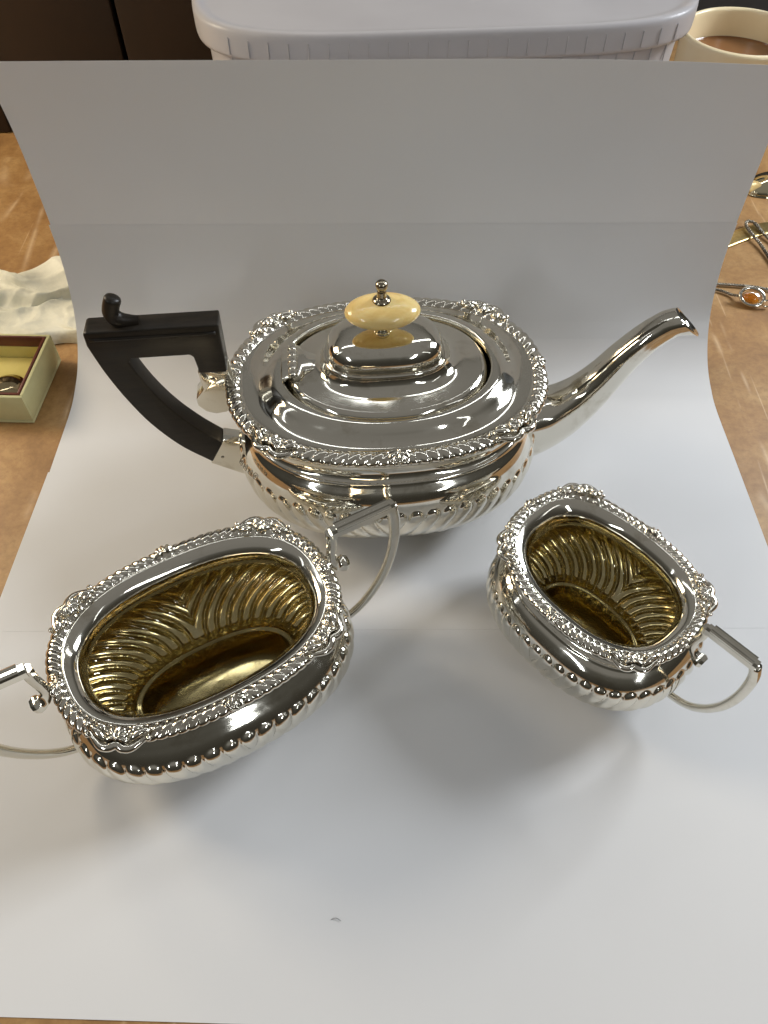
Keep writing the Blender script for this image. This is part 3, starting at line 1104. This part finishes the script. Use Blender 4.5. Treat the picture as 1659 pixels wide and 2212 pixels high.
def make_cloth():
    nx, ny = 120, 90
    P = np.zeros((ny, nx, 3))
    u = np.linspace(-1, 1, nx)[None, :]
    v = np.linspace(-1, 1, ny)[:, None]
    ux = u + 0 * v
    vy = v + 0 * u
    edge = .95 + .05 * np.sin(ux * 7 + 1) * np.cos(vy * 5)
    X = ux * .064 + .003 * np.sin(vy * 6)
    Y = vy * .040 * edge + .004 * np.sin(ux * 5 + .5) * (vy > .2) * sstep(vy, .2, 1)
    g = np.random.default_rng(3)
    cr_ = 0
    for k in range(9):
        an = g.uniform(0, PI)
        fr = g.uniform(2.2, 6.5)
        cr_ = cr_ + (1 - np.abs(np.sin(fr * (ux * math.cos(an) * 1.4 + vy * math.sin(an)) + g.uniform(0, 6) + .6 * np.sin(3 * ux + k)))) ** 2.2 / fr
    fold = .0052 + .0065 * sstep(vy, -.02, .10) + .0060 * np.exp(-((ux + .35) ** 2 / .08 + (vy - .72) ** 2 / .05)) + .0075 * np.exp(-((ux - .42) ** 2 / .10 + (vy - .80) ** 2 / .07)) - .0030 * np.exp(-(vy + .0 - .05 * np.sin(3 * ux)) ** 2 / .003)
    Z = .0015 + fold * .9 + .0050 * cr_
    rim = np.minimum(1, np.minimum((1 - np.abs(ux)) / .10, (1 - np.abs(vy)) / .07))
    Z = np.maximum(Z, .001) * np.sqrt(np.clip(rim, 0, 1)) + .0003
    Y = Y + sstep(vy, -.1, 1) * (.012 * np.abs(np.sin(ux * 2.3 + .55)) - .006) + .0025 * np.sin(ux * 9 + 1)
    X = X + .007 * np.sin(vy * 4.5 + .8) + .003 * np.sin(vy * 11)
    P[..., 0], P[..., 1], P[..., 2] = X, Y, Z
    Q = P.copy()
    Q[..., 2] = .0002
    m = MB().grid(P, False).grid(Q[:, ::-1], False)
    o = m.build('polishing_cloth', CLOTH)
    o.location = (-.2400, .4580, .0002)
    o.rotation_euler = (0, 0, R(6))
    tag(o, 'crumpled cream polishing cloth behind the small box', 'cloth')
make_cloth()

def chain(path, n, r, wire, name, mat, parent=None):
    p = catmull(path, n)
    T = np.gradient(p, axis=0)
    T /= np.linalg.norm(T, axis=1)[:, None]
    m = MB()
    for i in range(n):
        t = T[i]
        s = np.cross(t, (0, 0, 1))
        s /= np.linalg.norm(s)
        b = np.cross(s, t)
        e = s * .8 + b * (.6 if i % 2 else -.6)
        loop = [p[i] + t * r * 1.15 * math.cos(q) + e * r * .75 * math.sin(q) for q in np.linspace(0, 2 * PI, 11)]
        m.grid(tube(loop, wire, 6, np.cross(t, e)))
    return m.build(name, mat, parent)

zc = .0016
o = chain([(.300, .480, zc), (.3010, .510, zc), (.2985, .538, zc + .001), (.2930, .560, zc + .0028), (.2955, .5685, zc + .0028), (.3010, .5660, zc + .0028), (.3060, .5520, zc + .001), (.3150, .5320, zc), (.330, .515, zc)], 120, .0013, .00042, 'curb_chain', SILVER_OLD)
tag(o, 'dark silver chain looped over the gold strap at right', 'chain')
rt = thing('pendant_necklace', 'silver chain necklace with an amber drop in an oval setting', 'necklace', (.2660, .4655, .0002))
chain([(-.030, .0250, zc), (-.010, .0232, zc), (.010, .0205, zc), (.03, .0150, zc), (.06, .0120, zc)], 86, .0011, .00036, 'strand', SILVER_OLD, rt)
chain([(-.030, .0200, zc), (-.016, .0165, zc), (-.008, .0110, zc), (-.0035, .0065, zc + .002)], 36, .0011, .00036, 'strand', SILVER_OLD, rt)
p = [(.0085 * math.cos(q), .0062 * math.sin(q), 0) for q in np.linspace(0, 2 * PI, 40)]
st_ = MB().grid(tube(p, [(.0010, .0014)] * 40, 10)).build('setting', SILVER, rt)
st_.location = (.0035, .0020, .0062)
st_.rotation_euler = (R(38), R(8), R(-18))
gem = MB().grid(ball((0, 0, -.0016), .0066, 24, 16, 1.1, .8, .62)).build('amber_drop', AMBER, rt)
gem.location = (.0035, .0012, .0062)
gem.rotation_euler = (R(38), R(8), R(-18))
p = [(.0135 + .003 * math.cos(q), -.0035, .0045 + .003 * math.sin(q)) for q in np.linspace(0, 2 * PI, 20)]
MB().grid(tube(p, .0007, 8, (0, 1, 0))).build('bail', SILVER, rt)

def strap():
    m = MB()
    n = 64
    c = catmull([(.262, .540, .0012), (.285, .553, .0012), (.305, .5625, .0012), (.345, .575, .0012)], n)
    T = np.gradient(c, axis=0)
    T /= np.linalg.norm(T, axis=1)[:, None]
    rows = []
    for i in range(n):
        s = np.array([-T[i, 1], T[i, 0], 0])
        zz = .0003 * math.sin(i * 2.4)
        row = []
        for q in np.linspace(-1, 1, 15):
            row.append(c[i] + s * q * .0075 + np.array([0, 0, zz * math.cos(q * 22) + .0006 * (1 - q ** 6)]))
        row += [c[i] + s * .0075 - np.array([0, 0, .0008]), c[i] - s * .0075 - np.array([0, 0, .0008])]
        rows.append(row)
    o = m.grid(rows, True, False, True).build('mesh_strap', GOLD)
    tag(o, 'flat gold mesh bracelet strap lying on the table at right', 'bracelet')
strap()

def spoon():
    rows = []
    for j in range(22):
        v = j / 21
        row = []
        for q in np.linspace(0, 2 * PI, 44, endpoint=False):
            r = math.sin(v * PI / 2)
            row.append((.024 * r * math.cos(q), .0165 * r * math.sin(q), .0105 * math.cos(v * PI / 2) ** 1.2 + .0012))
        rows.append(row)
    rows.append([(p[0] * 1.03, p[1] * 1.03, .0003) for p in rows[-1]])
    m = MB().grid(rows)
    rt = thing('spoon', 'upturned shiny spoon bowl lying on the table at the right border', 'spoon', (.3330, .6280, .0003), R(20))
    m.build('bowl', mat_silver('spoon_metal', (.78, .70, .48), (.5, .42, .25), .08, .6), rt)
    p = [(.022 + t * .09, 0, .002 + .007 * math.sin(t * PI)) for t in np.linspace(0, 1, 24)]
    MB().grid(tube(p, [(.0010, .0022 + .0022 * k / 24) for k in range(24)], 10), caps=True).build('handle', SILVER, rt)
spoon()

# stray fibre on the front sheet
p = catmull([(-.0075, .0, 0), (-.0040, .0012, .0004), (-.001, .0004, .0008), (.0015, -.0012, .0003)], 20) * .45
o = MB().grid(tube(p, .00010, 6), caps=True).build('stray_fibre', BLACKGAP)
o.location = (-0.0186, 0.0601, .0006)
tag(o, 'tiny dark stray fibre lying on the bare front paper', 'fibre')
